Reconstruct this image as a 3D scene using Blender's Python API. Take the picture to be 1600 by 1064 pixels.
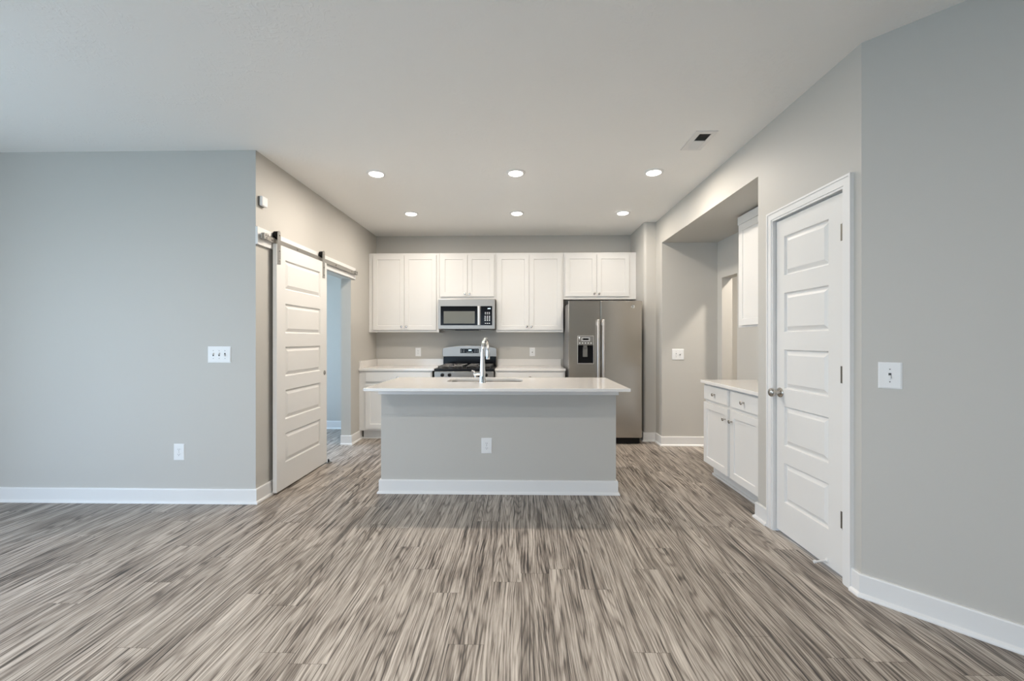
import bpy, bmesh, math, random
from mathutils import Vector, Matrix
PI = math.pi
sc = bpy.context.scene
COL = sc.collection
for o in list(bpy.data.objects): bpy.data.objects.remove(o)

# ------------------------------------------------------------ camera
cd = bpy.data.cameras.new('camera'); cam = bpy.data.objects.new('camera', cd); COL.objects.link(cam)
cd.sensor_width = 36; cd.lens = 673.85/1600*36; cd.shift_y = -0.0007
cd.clip_start = .02; cd.clip_end = 200
cam.location = (0, 0, 1.27); cam.rotation_euler = (PI/2, 0, .0208)
sc.camera = cam
# ------------------------------------------------------------ world, exposure, lamps
w = bpy.data.worlds.new('world'); sc.world = w; w.use_nodes = True
bg = w.node_tree.nodes['Background']; bg.inputs[1].default_value = 4.0
_n = w.node_tree.nodes; _l = w.node_tree.links
_tc = _n.new('ShaderNodeTexCoord'); _sp = _n.new('ShaderNodeSeparateXYZ'); _cr = _n.new('ShaderNodeValToRGB')
_l.new(_tc.outputs['Generated'], _sp.inputs[0]); _l.new(_sp.outputs[2], _cr.inputs[0]); _l.new(_cr.outputs[0], bg.inputs[0])
_e = _cr.color_ramp.elements; _e[0].position = 0; _e[0].color = (.66, .82, 1, 1); _e[1].position = .6; _e[1].color = (.42, .65, 1, 1)
sc.view_settings.view_transform = 'Standard'; sc.view_settings.look = 'None'
sc.view_settings.gamma = 1; sc.view_settings.exposure = 0.48
sc.view_settings.use_curve_mapping = False

H = 2.743
def area(name, loc, rot, sx, sy, power, color, shape='RECTANGLE', spread=PI):
    l = bpy.data.lights.new(name, 'AREA'); l.shape = shape; l.size = sx
    if shape in ('RECTANGLE', 'ELLIPSE'): l.size_y = sy
    l.energy = power; l.color = color; l.spread = spread
    o = bpy.data.objects.new(name, l); COL.objects.link(o); o.location = loc; o.rotation_euler = rot
    return o
WARM = (1.0, .905, .80); SKY = (.60, .80, 1.0); NEUT = (.93, .95, 1.0)
DOWN = [(-1.28, 3.79), (-.046, 3.80), (1.165, 3.81), (-1.28, 5.0), (-.048, 5.01), (1.18, 5.02)]
for (x, y), p in zip(DOWN, (13, 10, 9.5, 8.5, 3.2, 5.5)):
    area('downlight_lamp', (x, y, H-.028), (0, 0, 0), .11, .11, p, WARM, 'DISK')
for x, y in [(-2.3, .62), (-.55, .62), (-2.3, -.7), (-.55, -.7)]:      # unseen recessed lamps added to the living room, above and behind the camera
    area('downlight_lamp', (x, y, H-.028), (0, 0, 0), .11, .11, 14, (1, .93, .85), 'DISK')
# portals guide the sky's light through the glazed openings
def portal(name, loc, rot, sx, sy):
    o = area(name, loc, rot, sx, sy, 1, (1, 1, 1)); o.data.cycles.is_portal = True
portal('portal_patio_door', (-2.55, -3.63, 1.085), (PI/2, 0, 0), 3.4, 2.17)
portal('portal_side_window', (-4.73, .9, 1.15), (0, -PI/2, 0), 2.1, 2.6)
portal('portal_study_window', (-3.62, 4.78, 1.28), (0, -PI/2, 0), 2.15, 2.3)
area('added_hall_fill', (3.1, 4.5, H-.03), (0, 0, 0), .2, .2, 34, WARM, 'DISK')  # unseen hall lamp added to brighten what shows through the nook doorway

# ------------------------------------------------------------ materials
def nm(name):
    m = bpy.data.materials.new(name); m.use_nodes = True
    nt = m.node_tree; return m, nt, nt.nodes, nt.links, nt.nodes['Principled BSDF']
def mat(name, col, rough=.5, metal=0, bump=None, spec=None, emit=None, es=0, coat=0, var=None):
    m, nt, N, L, b = nm(name)
    b.inputs['Base Color'].default_value = (*col, 1); b.inputs['Roughness'].default_value = rough; b.inputs['Metallic'].default_value = metal
    if spec is not None: b.inputs['Specular IOR Level'].default_value = spec
    if coat: b.inputs['Coat Weight'].default_value = coat; b.inputs['Coat Roughness'].default_value = .05
    if emit: b.inputs['Emission Color'].default_value = (*emit, 1); b.inputs['Emission Strength'].default_value = es
    tc = N.new('ShaderNodeTexCoord')
    if var:     # slight mottling: (scale, amount)
        n = N.new('ShaderNodeTexNoise'); n.inputs['Scale'].default_value = var[0]; n.inputs['Detail'].default_value = 3
        L.new(tc.outputs['Object'], n.inputs['Vector'])
        mx = N.new('ShaderNodeMix'); mx.data_type = 'RGBA'; mx.blend_type = 'MIX'
        mx.inputs[6].default_value = (*[c*(1-var[1]) for c in col], 1); mx.inputs[7].default_value = (*[min(1, c*(1+var[1])) for c in col], 1)
        L.new(n.outputs['Fac'], mx.inputs[0]); L.new(mx.outputs[2], b.inputs['Base Color'])
    if bump:    # (scale, strength, distance, stretch)
        n = N.new('ShaderNodeTexNoise'); n.inputs['Scale'].default_value = bump[0]; n.inputs['Detail'].default_value = 4
        mp = N.new('ShaderNodeMapping'); L.new(tc.outputs['Object'], mp.inputs[0]); mp.inputs['Scale'].default_value = bump[3] if len(bump) > 3 else (1, 1, 1)
        L.new(mp.outputs[0], n.inputs['Vector'])
        bp = N.new('ShaderNodeBump'); bp.inputs['Strength'].default_value = bump[1]; bp.inputs['Distance'].default_value = bump[2]
        L.new(n.outputs['Fac'], bp.inputs['Height']); L.new(bp.outputs[0], b.inputs['Normal'])
    return m
WALLC = (.545, .525, .483)
M = {}
M['wall'] = mat('greige_wall_paint', WALLC, .55, bump=(220, .06, .002), var=(1.3, .012))
M['trim'] = mat('white_trim_paint', (.80, .79, .77), .32, bump=(60, .03, .001), var=(4, .01))
M['cab'] = mat('white_cabinet_paint', (.76, .745, .715), .38, bump=(90, .03, .001), var=(3, .012))
M['doorp'] = mat('white_door_paint', (.78, .765, .735), .36, bump=(200, .05, .0006, (1, 1, .12)), var=(4, .01))
M['quartz'] = mat('white_quartz', (.82, .79, .75), .14, var=(9, .02), coat=.3)
M['steel'] = mat('brushed_stainless', (.52, .485, .44), .22, .95, bump=(40, .05, .0005, (1, 1, 25)), var=(2, .02))
M['steelh'] = mat('brushed_stainless_horizontal', (.33, .31, .285), .36, .95, bump=(40, .05, .0005, (.6, 25, 25)), var=(2, .02))
M['steelside'] = mat('grey_painted_steel', (.22, .21, .20), .45, .3, bump=(150, .1, .0008), var=(3, .02))
M['chrome'] = mat('polished_chrome', (.78, .79, .80), .08, 1, var=(5, .01))
M['nickel'] = mat('satin_nickel', (.52, .49, .45), .25, 1, var=(8, .02))
M['nickel_lt'] = mat('pale_satin_nickel', (.62, .59, .56), .38, .85, var=(8, .02))
M['blackgl'] = mat('black_glass', (.004, .004, .005), .12, 0, spec=.12, var=(3, .1))
M['black'] = mat('black_enamel', (.008, .008, .009), .3, spec=.2, var=(6, .1))
M['blackpl'] = mat('black_plastic', (.018, .017, .016), .5, var=(6, .1))
M['iron'] = mat('cast_iron', (.045, .045, .045), .28, spec=.8, bump=(120, .1, .001), var=(10, .1))
M['greypl'] = mat('grey_plastic', (.16, .155, .14), .4, var=(6, .05))
M['mwwin'] = mat('microwave_window_mesh', (.16, .165, .145), .35, 0, spec=.3, var=(4, .05))
M['plate'] = mat('white_plastic', (.83, .83, .82), .28, var=(6, .01))
M['slot'] = mat('dark_slot', (.05, .05, .05), .6, var=(6, .05))
M['print'] = mat('white_print', (.7, .7, .68), .5, emit=(.9, .95, 1), es=.25, var=(6, .01))
M['led'] = mat('clock_digits', (.6, .8, .9), .5, emit=(.75, .9, 1), es=1.6, var=(6, .01))
M['lens'] = mat('lit_lens', (.9, .88, .85), .5, emit=(1, .93, .84), es=8.0, var=(6, .01))
M['inside'] = mat('dark_interior', (.035, .022, .015), .8, var=(3, .1))
M['hinge'] = mat('weathered_nickel', (.20, .19, .16), .35, .8, var=(8, .04))
M['alu'] = mat('brushed_nickel_rail', (.40, .385, .36), .32, .9, var=(5, .02))
M['rubber'] = mat('white_rubber', (.75, .74, .72), .6, var=(6, .01))
M['ground'] = mat('bounce_ground', (.93, .88, .74), .9, var=(1, .1))  # unseen ground, coloured pale and warm to bounce light onto the ceiling

def ceiling_mat():
    m, nt, N, L, b = nm('stomped_ceiling_paint')
    b.inputs['Base Color'].default_value = (.92, .91, .88, 1); b.inputs['Roughness'].default_value = .7
    tc = N.new('ShaderNodeTexCoord')
    n1 = N.new('ShaderNodeTexNoise'); n1.inputs['Scale'].default_value = 16; n1.inputs['Detail'].default_value = 5; n1.inputs['Distortion'].default_value = 2.5
    n2 = N.new('ShaderNodeTexNoise'); n2.inputs['Scale'].default_value = 3.2; n2.inputs['Detail'].default_value = 2
    r1 = N.new('ShaderNodeValToRGB'); r1.color_ramp.elements[0].position = .52; r1.color_ramp.elements[1].position = .60
    r2 = N.new('ShaderNodeValToRGB'); r2.color_ramp.elements[0].position = .45; r2.color_ramp.elements[1].position = .62
    mu = N.new('ShaderNodeMath'); mu.operation = 'MULTIPLY'
    for n in (n1, n2): L.new(tc.outputs['Object'], n.inputs['Vector'])
    L.new(n1.outputs['Fac'], r1.inputs[0]); L.new(n2.outputs['Fac'], r2.inputs[0])
    L.new(r1.outputs[0], mu.inputs[0]); L.new(r2.outputs[0], mu.inputs[1])
    bp = N.new('ShaderNodeBump'); bp.inputs['Strength'].default_value = .35; bp.inputs['Distance'].default_value = .003
    L.new(mu.outputs[0], bp.inputs['Height']); L.new(bp.outputs[0], b.inputs['Normal'])
    return m
M['ceil'] = ceiling_mat()

def floor_mat():
    m, nt, N, L, b = nm('grey_oak_vinyl_plank')
    def math_(op, a, c=None, c2=None):
        n = N.new('ShaderNodeMath'); n.operation = op
        for i, v in enumerate((a, c, c2)):
            if v is None: continue
            if isinstance(v, (int, float)): n.inputs[i].default_value = v
            else: L.new(v, n.inputs[i])
        return n.outputs[0]
    def comb(x, y, z):
        n = N.new('ShaderNodeCombineXYZ')
        for i, v in enumerate((x, y, z)):
            if isinstance(v, (int, float)): n.inputs[i].default_value = v
            else: L.new(v, n.inputs[i])
        return n.outputs[0]
    def noise(vec, sc_, det, dist, rough=.55):
        n = N.new('ShaderNodeTexNoise'); n.inputs['Scale'].default_value = sc_; n.inputs['Detail'].default_value = det
        n.inputs['Distortion'].default_value = dist; n.inputs['Roughness'].default_value = rough; L.new(vec, n.inputs['Vector']); return n.outputs['Fac']
    tc = N.new('ShaderNodeTexCoord'); sp = N.new('ShaderNodeSeparateXYZ'); L.new(tc.outputs['Object'], sp.inputs[0])
    X, Y = sp.outputs[0], sp.outputs[1]
    ux = math_('DIVIDE', X, .152); row = math_('FLOOR', ux); fx = math_('FRACT', ux)
    wn = N.new('ShaderNodeTexWhiteNoise'); wn.noise_dimensions = '1D'; L.new(row, wn.inputs['W'])
    vy = math_('ADD', math_('DIVIDE', Y, 1.22), math_('MULTIPLY', wn.outputs['Value'], 7.0))
    cl = math_('FLOOR', vy); fy = math_('FRACT', vy)
    w2 = N.new('ShaderNodeTexWhiteNoise'); w2.noise_dimensions = '2D'; L.new(comb(row, cl, 0), w2.inputs['Vector'])
    pid = w2.outputs['Value']
    # gentle sideways waviness so that the grain wanders
    wav = noise(comb(math_('MULTIPLY', X, 3.5), math_('MULTIPLY', Y, 2.0), math_('MULTIPLY', pid, 31)), 1, 2, 0)
    xw = math_('ADD', X, math_('MULTIPLY', math_('SUBTRACT', wav, .5), .03))
    A = noise(comb(math_('MULTIPLY', xw, 190), math_('MULTIPLY', Y, 3.6), math_('MULTIPLY', pid, 57)), 1, 4, .15, .7)       # fine pores
    A2 = noise(comb(math_('MULTIPLY', xw, 95), math_('MULTIPLY', Y, 2.0), math_('MULTIPLY', pid, 77)), 1, 4, .25, .65)     # streaks
    B = noise(comb(math_('MULTIPLY', xw, 20), math_('MULTIPLY', Y, 1.15), math_('MULTIPLY', pid, 23)), 1, 3, .4, .6)          # broad bands
    C = noise(comb(math_('MULTIPLY', xw, 7), math_('MULTIPLY', Y, .42), math_('MULTIPLY', pid, 91)), 1, 1, .1)               # cathedral field
    rings = math_('SINE', math_('MULTIPLY', C, 75))
    rr = math_('MULTIPLY', math_('POWER', math_('ABSOLUTE', rings), 8), .19)
    dk = math_('MULTIPLY', math_('MAXIMUM', math_('SUBTRACT', A2, .56), 0), 2.6)                                            # sharp dark flecks
    a = math_('ADD', math_('MULTIPLY', math_('SUBTRACT', A, .5), 1.15), math_('MULTIPLY', math_('SUBTRACT', A2, .5), -.9))
    B2 = noise(comb(math_('MULTIPLY', xw, 11), math_('MULTIPLY', Y, 2.4), math_('MULTIPLY', pid, 43)), 1, 3, .8, .6)      # smoky patches
    bb = math_('ADD', math_('MULTIPLY', math_('SUBTRACT', B, .5), .55), math_('MULTIPLY', math_('SUBTRACT', B2, .5), .36))
    p = math_('MULTIPLY', math_('SUBTRACT', pid, .5), .10)
    v = math_('SUBTRACT', math_('SUBTRACT', math_('ADD', math_('ADD', math_('ADD', a, bb), p), .545), rr), dk)
    cr = N.new('ShaderNodeValToRGB'); e = cr.color_ramp.elements
    e[0].position = .10; e[0].color = (.050, .042, .036, 1)
    e[1].position = .92; e[1].color = (.66, .595, .52, 1)
    for ps, c in ((.32, (.165, .136, .112)), (.50, (.315, .270, .228)), (.68, (.485, .432, .375))):
        k = e.new(ps); k.color = (*c, 1)
    L.new(v, cr.inputs[0])
    # seams
    sx = math_('GREATER_THAN', math_('ABSOLUTE', math_('SUBTRACT', fx, .5)), .4915)
    sy = math_('GREATER_THAN', math_('ABSOLUTE', math_('SUBTRACT', fy, .5)), .4990)
    s = math_('MAXIMUM', math_('MULTIPLY', sx, .35), math_('MULTIPLY', sy, .6))
    mx = N.new('ShaderNodeMix'); mx.data_type = 'RGBA'; mx.blend_type = 'MULTIPLY'
    mx.inputs[7].default_value = (.25, .22, .2, 1)
    L.new(s, mx.inputs[0]); L.new(cr.outputs[0], mx.inputs[6]); L.new(mx.outputs[2], b.inputs['Base Color'])
    b.inputs['Roughness'].default_value = .42
    b.inputs['Specular IOR Level'].default_value = .4
    bp = N.new('ShaderNodeBump'); bp.inputs['Strength'].default_value = .18; bp.inputs['Distance'].default_value = .0012
    L.new(math_('SUBTRACT', A, s), bp.inputs['Height']); L.new(bp.outputs[0], b.inputs['Normal'])
    return m
M['floor'] = floor_mat()

# ------------------------------------------------------------ mesh helpers
class F:        # a frame: origin, across, up, outward
    def __init__(s, O, U, V, N): s.O, s.U, s.V, s.N = Vector(O), Vector(U), Vector(V), Vector(N)
    def p(s, u, v, n=0): return s.O + s.U*u + s.V*v + s.N*n
def toY(x, y, z): return F((x, y, z), (1, 0, 0), (0, 0, 1), (0, -1, 0))       # faces the camera (-Y)
def toNX(x, y, z): return F((x, y, z), (0, 1, 0), (0, 0, 1), (-1, 0, 0))      # faces -X, across = +Y
def toPX(x, y, z): return F((x, y, z), (0, 1, 0), (0, 0, 1), (1, 0, 0))       # faces +X, across = +Y
class MB:
    def __init__(s): s.b = bmesh.new()
    def quad(s, *ps):
        try: s.b.faces.new([s.b.verts.new(p) for p in ps])
        except ValueError: pass
    def box(s, x0, x1, y0, y1, z0, z1):
        v = [s.b.verts.new((x, y, z)) for x in (x0, x1) for y in (y0, y1) for z in (z0, z1)]
        for f in ((0, 1, 3, 2), (4, 6, 7, 5), (0, 4, 5, 1), (2, 3, 7, 6), (0, 2, 6, 4), (1, 5, 7, 3)): s.b.faces.new([v[i] for i in f])
        return s
    def fbox(s, f, u0, u1, v0, v1, n0, n1):
        v = [s.b.verts.new(f.p(x, y, z)) for x in (u0, u1) for y in (v0, v1) for z in (n0, n1)]
        for g in ((0, 1, 3, 2), (4, 6, 7, 5), (0, 4, 5, 1), (2, 3, 7, 6), (0, 2, 6, 4), (1, 5, 7, 3)): s.b.faces.new([v[i] for i in g])
        return s
    def prism(s, pts, z0, z1):      # pts: 2D outline in XY
        a = [s.b.verts.new((x, y, z0)) for x, y in pts]; c = [s.b.verts.new((x, y, z1)) for x, y in pts]
        s.b.faces.new(a[::-1]); s.b.faces.new(c); n = len(pts)
        for i in range(n): s.b.faces.new((a[i], a[(i+1) % n], c[(i+1) % n], c[i]))
        return s
    def fprism(s, f, pts, n0, n1):
        a = [s.b.verts.new(f.p(x, y, n0)) for x, y in pts]; c = [s.b.verts.new(f.p(x, y, n1)) for x, y in pts]
        s.b.faces.new(a[::-1]); s.b.faces.new(c); n = len(pts)
        for i in range(n): s.b.faces.new((a[i], a[(i+1) % n], c[(i+1) % n], c[i]))
        return s
    def lathe(s, O, ax, prof, seg=24):      # prof: (radius, distance along axis)
        O = Vector(O); ax = Vector(ax).normalized(); t = Vector((0, 0, 1)) if abs(ax.z) < .9 else Vector((1, 0, 0))
        a = ax.cross(t).normalized(); c = ax.cross(a)
        rings = []
        for r, d in prof:
            rings.append([s.b.verts.new(O + ax*d + (a*math.cos(2*PI*k/seg) + c*math.sin(2*PI*k/seg))*max(r, 1e-5)) for k in range(seg)])
        for r0, r1 in zip(rings, rings[1:]):
            for k in range(seg): s.b.faces.new((r0[k], r0[(k+1) % seg], r1[(k+1) % seg], r1[k]))
        s.b.faces.new(rings[0][::-1]); s.b.faces.new(rings[-1])
        return s
    def tube(s, pts, rad, seg=12):
        pts = [Vector(p) for p in pts]; n = len(pts)
        if not hasattr(rad, '__len__'): rad = [rad]*n
        t0 = (pts[1]-pts[0]).normalized(); up = Vector((0, 0, 1)) if abs(t0.z) < .9 else Vector((1, 0, 0))
        a = t0.cross(up).normalized(); rings = []
        for i, p in enumerate(pts):
            t = (pts[min(i+1, n-1)]-pts[max(i-1, 0)]).normalized()
            a = (a - t*a.dot(t)).normalized(); c = t.cross(a)
            rings.append([s.b.verts.new(p + (a*math.cos(2*PI*k/seg) + c*math.sin(2*PI*k/seg))*rad[i]) for k in range(seg)])
        for r0, r1 in zip(rings, rings[1:]):
            for k in range(seg): s.b.faces.new((r0[k], r0[(k+1) % seg], r1[(k+1) % seg], r1[k]))
        s.b.faces.new(rings[0][::-1]); s.b.faces.new(rings[-1])
        return s
    def slab(s, f, W, Ht, t, us, rows, prof):
        """panelled slab: front at n=0; us=(u0,u1) panel column; rows=[(v0,v1)]; prof=[(inset,depth)] moulding"""
        uc = [0, us[0], us[1], W]; vc = [0]
        for a, b in sorted(rows): vc += [a, b]
        vc.append(Ht)
        for i in range(3):
            for j in range(len(vc)-1):
                if i == 1 and j % 2 == 1:
                    u0, u1, v0, v1 = uc[1], uc[2], vc[j], vc[j+1]; prev = None
                    for ins, d in prof:
                        r = [f.p(u0+ins, v0+ins, d), f.p(u1-ins, v0+ins, d), f.p(u1-ins, v1-ins, d), f.p(u0+ins, v1-ins, d)]
                        if prev:
                            for k in range(4): s.quad(prev[k], prev[(k+1) % 4], r[(k+1) % 4], r[k])
                        prev = r
                    s.quad(*prev)
                else: s.quad(f.p(uc[i], vc[j]), f.p(uc[i+1], vc[j]), f.p(uc[i+1], vc[j+1]), f.p(uc[i], vc[j+1]))
        for i in range(3):
            for j in range(len(vc)-1): s.quad(f.p(uc[i], vc[j], -t), f.p(uc[i], vc[j+1], -t), f.p(uc[i+1], vc[j+1], -t), f.p(uc[i+1], vc[j], -t))
            for v in (0, Ht): s.quad(f.p(uc[i], v), f.p(uc[i+1], v), f.p(uc[i+1], v, -t), f.p(uc[i], v, -t))
        for j in range(len(vc)-1):
            for u in (0, W): s.quad(f.p(u, vc[j]), f.p(u, vc[j+1]), f.p(u, vc[j+1], -t), f.p(u, vc[j], -t))
        bmesh.ops.remove_doubles(s.b, verts=s.b.verts, dist=1e-5)
        return s
    def build(s, name, m, parent=None, smooth=False, bevel=0, label=None):
        bmesh.ops.recalc_face_normals(s.b, faces=s.b.faces)
        off = wloc(parent) if parent else Vector((0, 0, 0))
        if off.length: bmesh.ops.translate(s.b, verts=s.b.verts, vec=-off)
        me = bpy.data.meshes.new(name); s.b.to_mesh(me); s.b.free()
        if smooth:
            for p in me.polygons: p.use_smooth = True
            try: me.set_sharp_from_angle(angle=math.radians(35))
            except Exception: pass
        me.materials.append(M[m]); o = bpy.data.objects.new(name, me); COL.objects.link(o)
        if parent: o.parent = parent
        if bevel:
            md = o.modifiers.new('bevel', 'BEVEL'); md.width = bevel; md.segments = 2; md.limit_method = 'ANGLE'; md.angle_limit = math.radians(40)
        if label: o['label'] = label
        return o
def wloc(o):
    v = Vector((0, 0, 0))
    while o: v = v + Vector(o.location); o = o.parent
    return v
def thing(name, label, cat, loc, group=None):
    o = bpy.data.objects.new(name, None); o.empty_display_size = .1; COL.objects.link(o); o.location = loc
    o['label'] = label; o['category'] = cat
    if group: o['group'] = group
    return o
def tag(o, label, cat, group=None):
    o['label'] = label; o['category'] = cat
    if group: o['group'] = group
    return o
def struct(o): o['kind'] = 'structure'; return o
def recenter(o):      # put a one-mesh thing's origin at its base centre
    me = o.data; xs = [v.co for v in me.vertices]
    c = Vector(((min(v.x for v in xs)+max(v.x for v in xs))/2, (min(v.y for v in xs)+max(v.y for v in xs))/2, min(v.z for v in xs)))
    me.transform(Matrix.Translation(-c)); o.location = c; return o
def dup(root, loc, label, group):
    r = root.copy(); COL.objects.link(r); r.location = loc; r['label'] = label; r['group'] = group
    for ch in list(root.children):
        c = ch.copy(); COL.objects.link(c); c.parent = r
        for g in ch.children:
            d = g.copy(); COL.objects.link(d); d.parent = c
    return r

# ------------------------------------------------------------ the shell
XL, XR, YB, YC = -2.06, 1.689, 6.10, 3.308
YH = 5.204; YPB = 3.108; ZS = 2.434; XA = 2.347
AX, AY, ADX, ADY = XR, 2.175, .680, -.733      # the angled wall by the camera
def ap(d, off=0): return (AX+ADX*d+ADY*off*1.0, AY+ADY*d-ADX*off)  # off>0 towards the room
struct(MB().box(-4.72, 4.2, -3.62, YC+.12, -.12, 0).box(-3.6, 4.2, YC+.12, 8.2, -.12, 0).build('floor', 'floor'))
struct(MB().box(-4.72, 4.2, -3.62, 8.2, H, H+.12).build('ceiling', 'ceil'))
struct(MB().box(-4.6, XL, YC, YC+.12, 0, H).build('wall_left_front', 'wall'))
# wall with the sliding door: opening Y 4.30..5.182, up to 2.035
OT = 2.008
struct(MB().box(XL-.12, XL, YC+.12, 4.30, 0, H).box(XL-.12, XL, 5.182, YB, 0, H).box(XL-.12, XL, 4.30, 5.182, OT, H).build('wall_left_kitchen', 'wall'))
struct(MB().box(-3.6, 1.54, YB, YB+.12, 0, H).build('wall_back', 'wall'))
# right end of the kitchen: rounded corner, short return, hall end wall
r = .035; arc = [(1.54+r-r*math.cos(t), 5.43+r-r*math.sin(t)) for t in [PI/2*k/8 for k in range(9)]]
struct(MB().prism([(1.54, YB+.12)] + arc + [(XR, 5.43), (XR, YH), (XA+.12, YH), (XA+.12, YB+.12)], 0, H).build('wall_right_back', 'wall', smooth=True))
struct(MB().box(XR, XA, YPB, YH, ZS, H).build('wall_right_soffit', 'wall'))
# side wall of the nook with the narrow doorway Y 4.734..5.088
struct(MB().box(XA, XA+.12, YPB, 4.734, 0, H).box(XA, XA+.12, 5.088, YH, 0, H).box(XA, XA+.12, 4.734, 5.088, 1.994, H).build('wall_right_nook', 'wall'))
# pantry: front wall with door opening, back wall, angled wall
DY0, DY1, DT = 2.290, 2.911, 2.062
struct(MB().box(XR, XR+.12, DY1+.02, YPB, 0, H).box(XR, XR+.12, DY0-.02, DY1+.02, DT+.02, H)
       .prism([(XR, DY0-.02), (XR, AY), (XR+.10, AY-.108), (XR+.12, AY-.05), (XR+.12, DY0-.02)], 0, H).build('wall_right_pantry', 'wall'))
struct(MB().box(XR+.12, XA+.12, YPB-.12, YPB, 0, H).build('wall_right_pantry_back', 'wall'))
e0, e1 = ap(.001), ap(2.25)
struct(MB().prism([ap(.0005), ap(2.25), (ap(2.25)[0]+.12, ap(2.25)[1]+.06), (XR+.125, AY-.045)], 0, H).build('wall_right_angled', 'wall'))
struct(MB().box(ap(2.25)[0], ap(2.25)[0]+.12, -3.5, ap(2.25)[1]+.05, 0, H).build('wall_right_living', 'wall'))
# living room behind the camera, with patio door and windows
struct(MB().box(-4.6, -4.25, -3.62, -3.5, 0, H).box(-4.25, -.85, -3.62, -3.5, 2.17, H).box(-.85, 3.3, -3.62, -3.5, 0, H).build('wall_rear', 'wall'))
struct(MB().box(-4.72, -4.6, -3.62, -.4, 0, H).box(-4.72, -4.6, 2.2, YC+.12, 0, H).box(-4.72, -4.6, -.4, 2.2, 2.2, H).box(-4.72, -4.6, -.4, 2.2, 0, .1).build('wall_left_living', 'wall'))
# study behind the sliding door
struct(MB().box(-3.6, -3.48, YC+.12, 3.63, 0, H).box(-3.6, -3.48, 5.93, YB, 0, H).box(-3.6, -3.48, 3.63, 5.93, 0, .2).box(-3.6, -3.48, 3.63, 5.93, 2.36, H).build('wall_left_study', 'wall'))
# small hall behind the nook doorway
struct(MB().box(XA+.12, 4.0, 6.6, 6.72, 0, H).build('wall_right_hall_end', 'wall'))
struct(MB().box(3.9, 4.02, 3.0, 6.6, 0, H).build('wall_right_hall_side', 'wall'))
struct(MB().box(XA+.12, 4.02, 2.9, 3.0, 0, H).build('wall_right_hall_front', 'wall'))
# window frames (all behind the camera or in the study)
def wframe(name, f, W, Ht, mull):
    mb = MB(); t = .05
    mb.fbox(f, 0, W, 0, t, -.1, -.04).fbox(f, 0, W, Ht-t, Ht, -.1, -.04).fbox(f, 0, t, t, Ht-t, -.1, -.04).fbox(f, W-t, W, t, Ht-t, -.1, -.04)
    for k in range(1, mull): mb.fbox(f, W*k/mull-.03, W*k/mull+.03, t, Ht-t, -.1, -.04)
    return struct(mb.build(name, 'trim'))
wframe('window_1', F((-4.25, -3.5, 0), (1, 0, 0), (0, 0, 1), (0, 1, 0)), 3.4, 2.17, 3)
wframe('window_2', F((-4.6, -.4, .1), (0, 1, 0), (0, 0, 1), (1, 0, 0)), 2.6, 2.1, 2)
wframe('window_3', F((-3.48, 3.63, .2), (0, 1, 0), (0, 0, 1), (1, 0, 0)), 2.3, 2.16, 2)

# ------------------------------------------------------------ baseboards
PROF = [(0, 0), (.028, 0), (.028, .006), (.025, .014), (.015, .022), (.015, .106), (.012, .113), (0, .113)]
def sweep(mb, pts, side=1, prof=PROF):      # pts: floor polyline; profile sticks out to the left (side=1) or right (-1) of the run
    P_ = [Vector(p) for p in pts]; n = len(P_); rings = []
    for i in range(n):
        d0 = (P_[i]-P_[i-1]).normalized() if i else (P_[1]-P_[0]).normalized()
        d1 = (P_[i+1]-P_[i]).normalized() if i < n-1 else d0
        n0 = Vector((-d0.y, d0.x))*side; n1 = Vector((-d1.y, d1.x))*side
        m_ = (n0+n1).normalized(); k = 1/max(.3, m_.dot(n0))
        rings.append([mb.b.verts.new((P_[i].x+m_.x*k*a, P_[i].y+m_.y*k*a, z)) for a, z in prof])
    for r0, r1 in zip(rings, rings[1:]):
        for k in range(len(prof)): mb.b.faces.new((r0[k], r0[(k+1) % len(prof)], r1[(k+1) % len(prof)], r1[k]))
    mb.b.faces.new(rings[0]); mb.b.faces.new(rings[-1][::-1]); return mb
struct(sweep(MB(), [(-4.6, YC), (XL, YC), (XL, 4.30), (XL-.12, 4.30)], -1).build('baseboard_left', 'trim'))
struct(sweep(MB(), [(XL-.12, 5.182), (XL, 5.182), (XL, 5.525)], -1).build('baseboard_left_jamb', 'trim'))
struct(sweep(MB(), [(-3.48, YB), (XL-.121, YB)], -1).build('baseboard_study', 'trim'))
struct(sweep(MB(), [(1.54, 5.55), (1.54, 5.43), (XR, 5.43), (XR, YH), (XA, YH), (XA, 5.088), (XA+.12, 5.088)], -1).build('baseboard_right_back', 'trim'))
struct(sweep(MB(), [(1.80, YPB), (XR, YPB), (XR, 2.975)], -1).build('baseboard_right_pantry', 'trim'))
struct(sweep(MB(), [(XR, 2.224), (XR, AY), ap(2.25)], -1).build('baseboard_right', 'trim'))
struct(sweep(MB(), [(4.0, 6.6), (XA+.12, 6.6)], -1).build('baseboard_hall', 'trim'))

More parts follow.
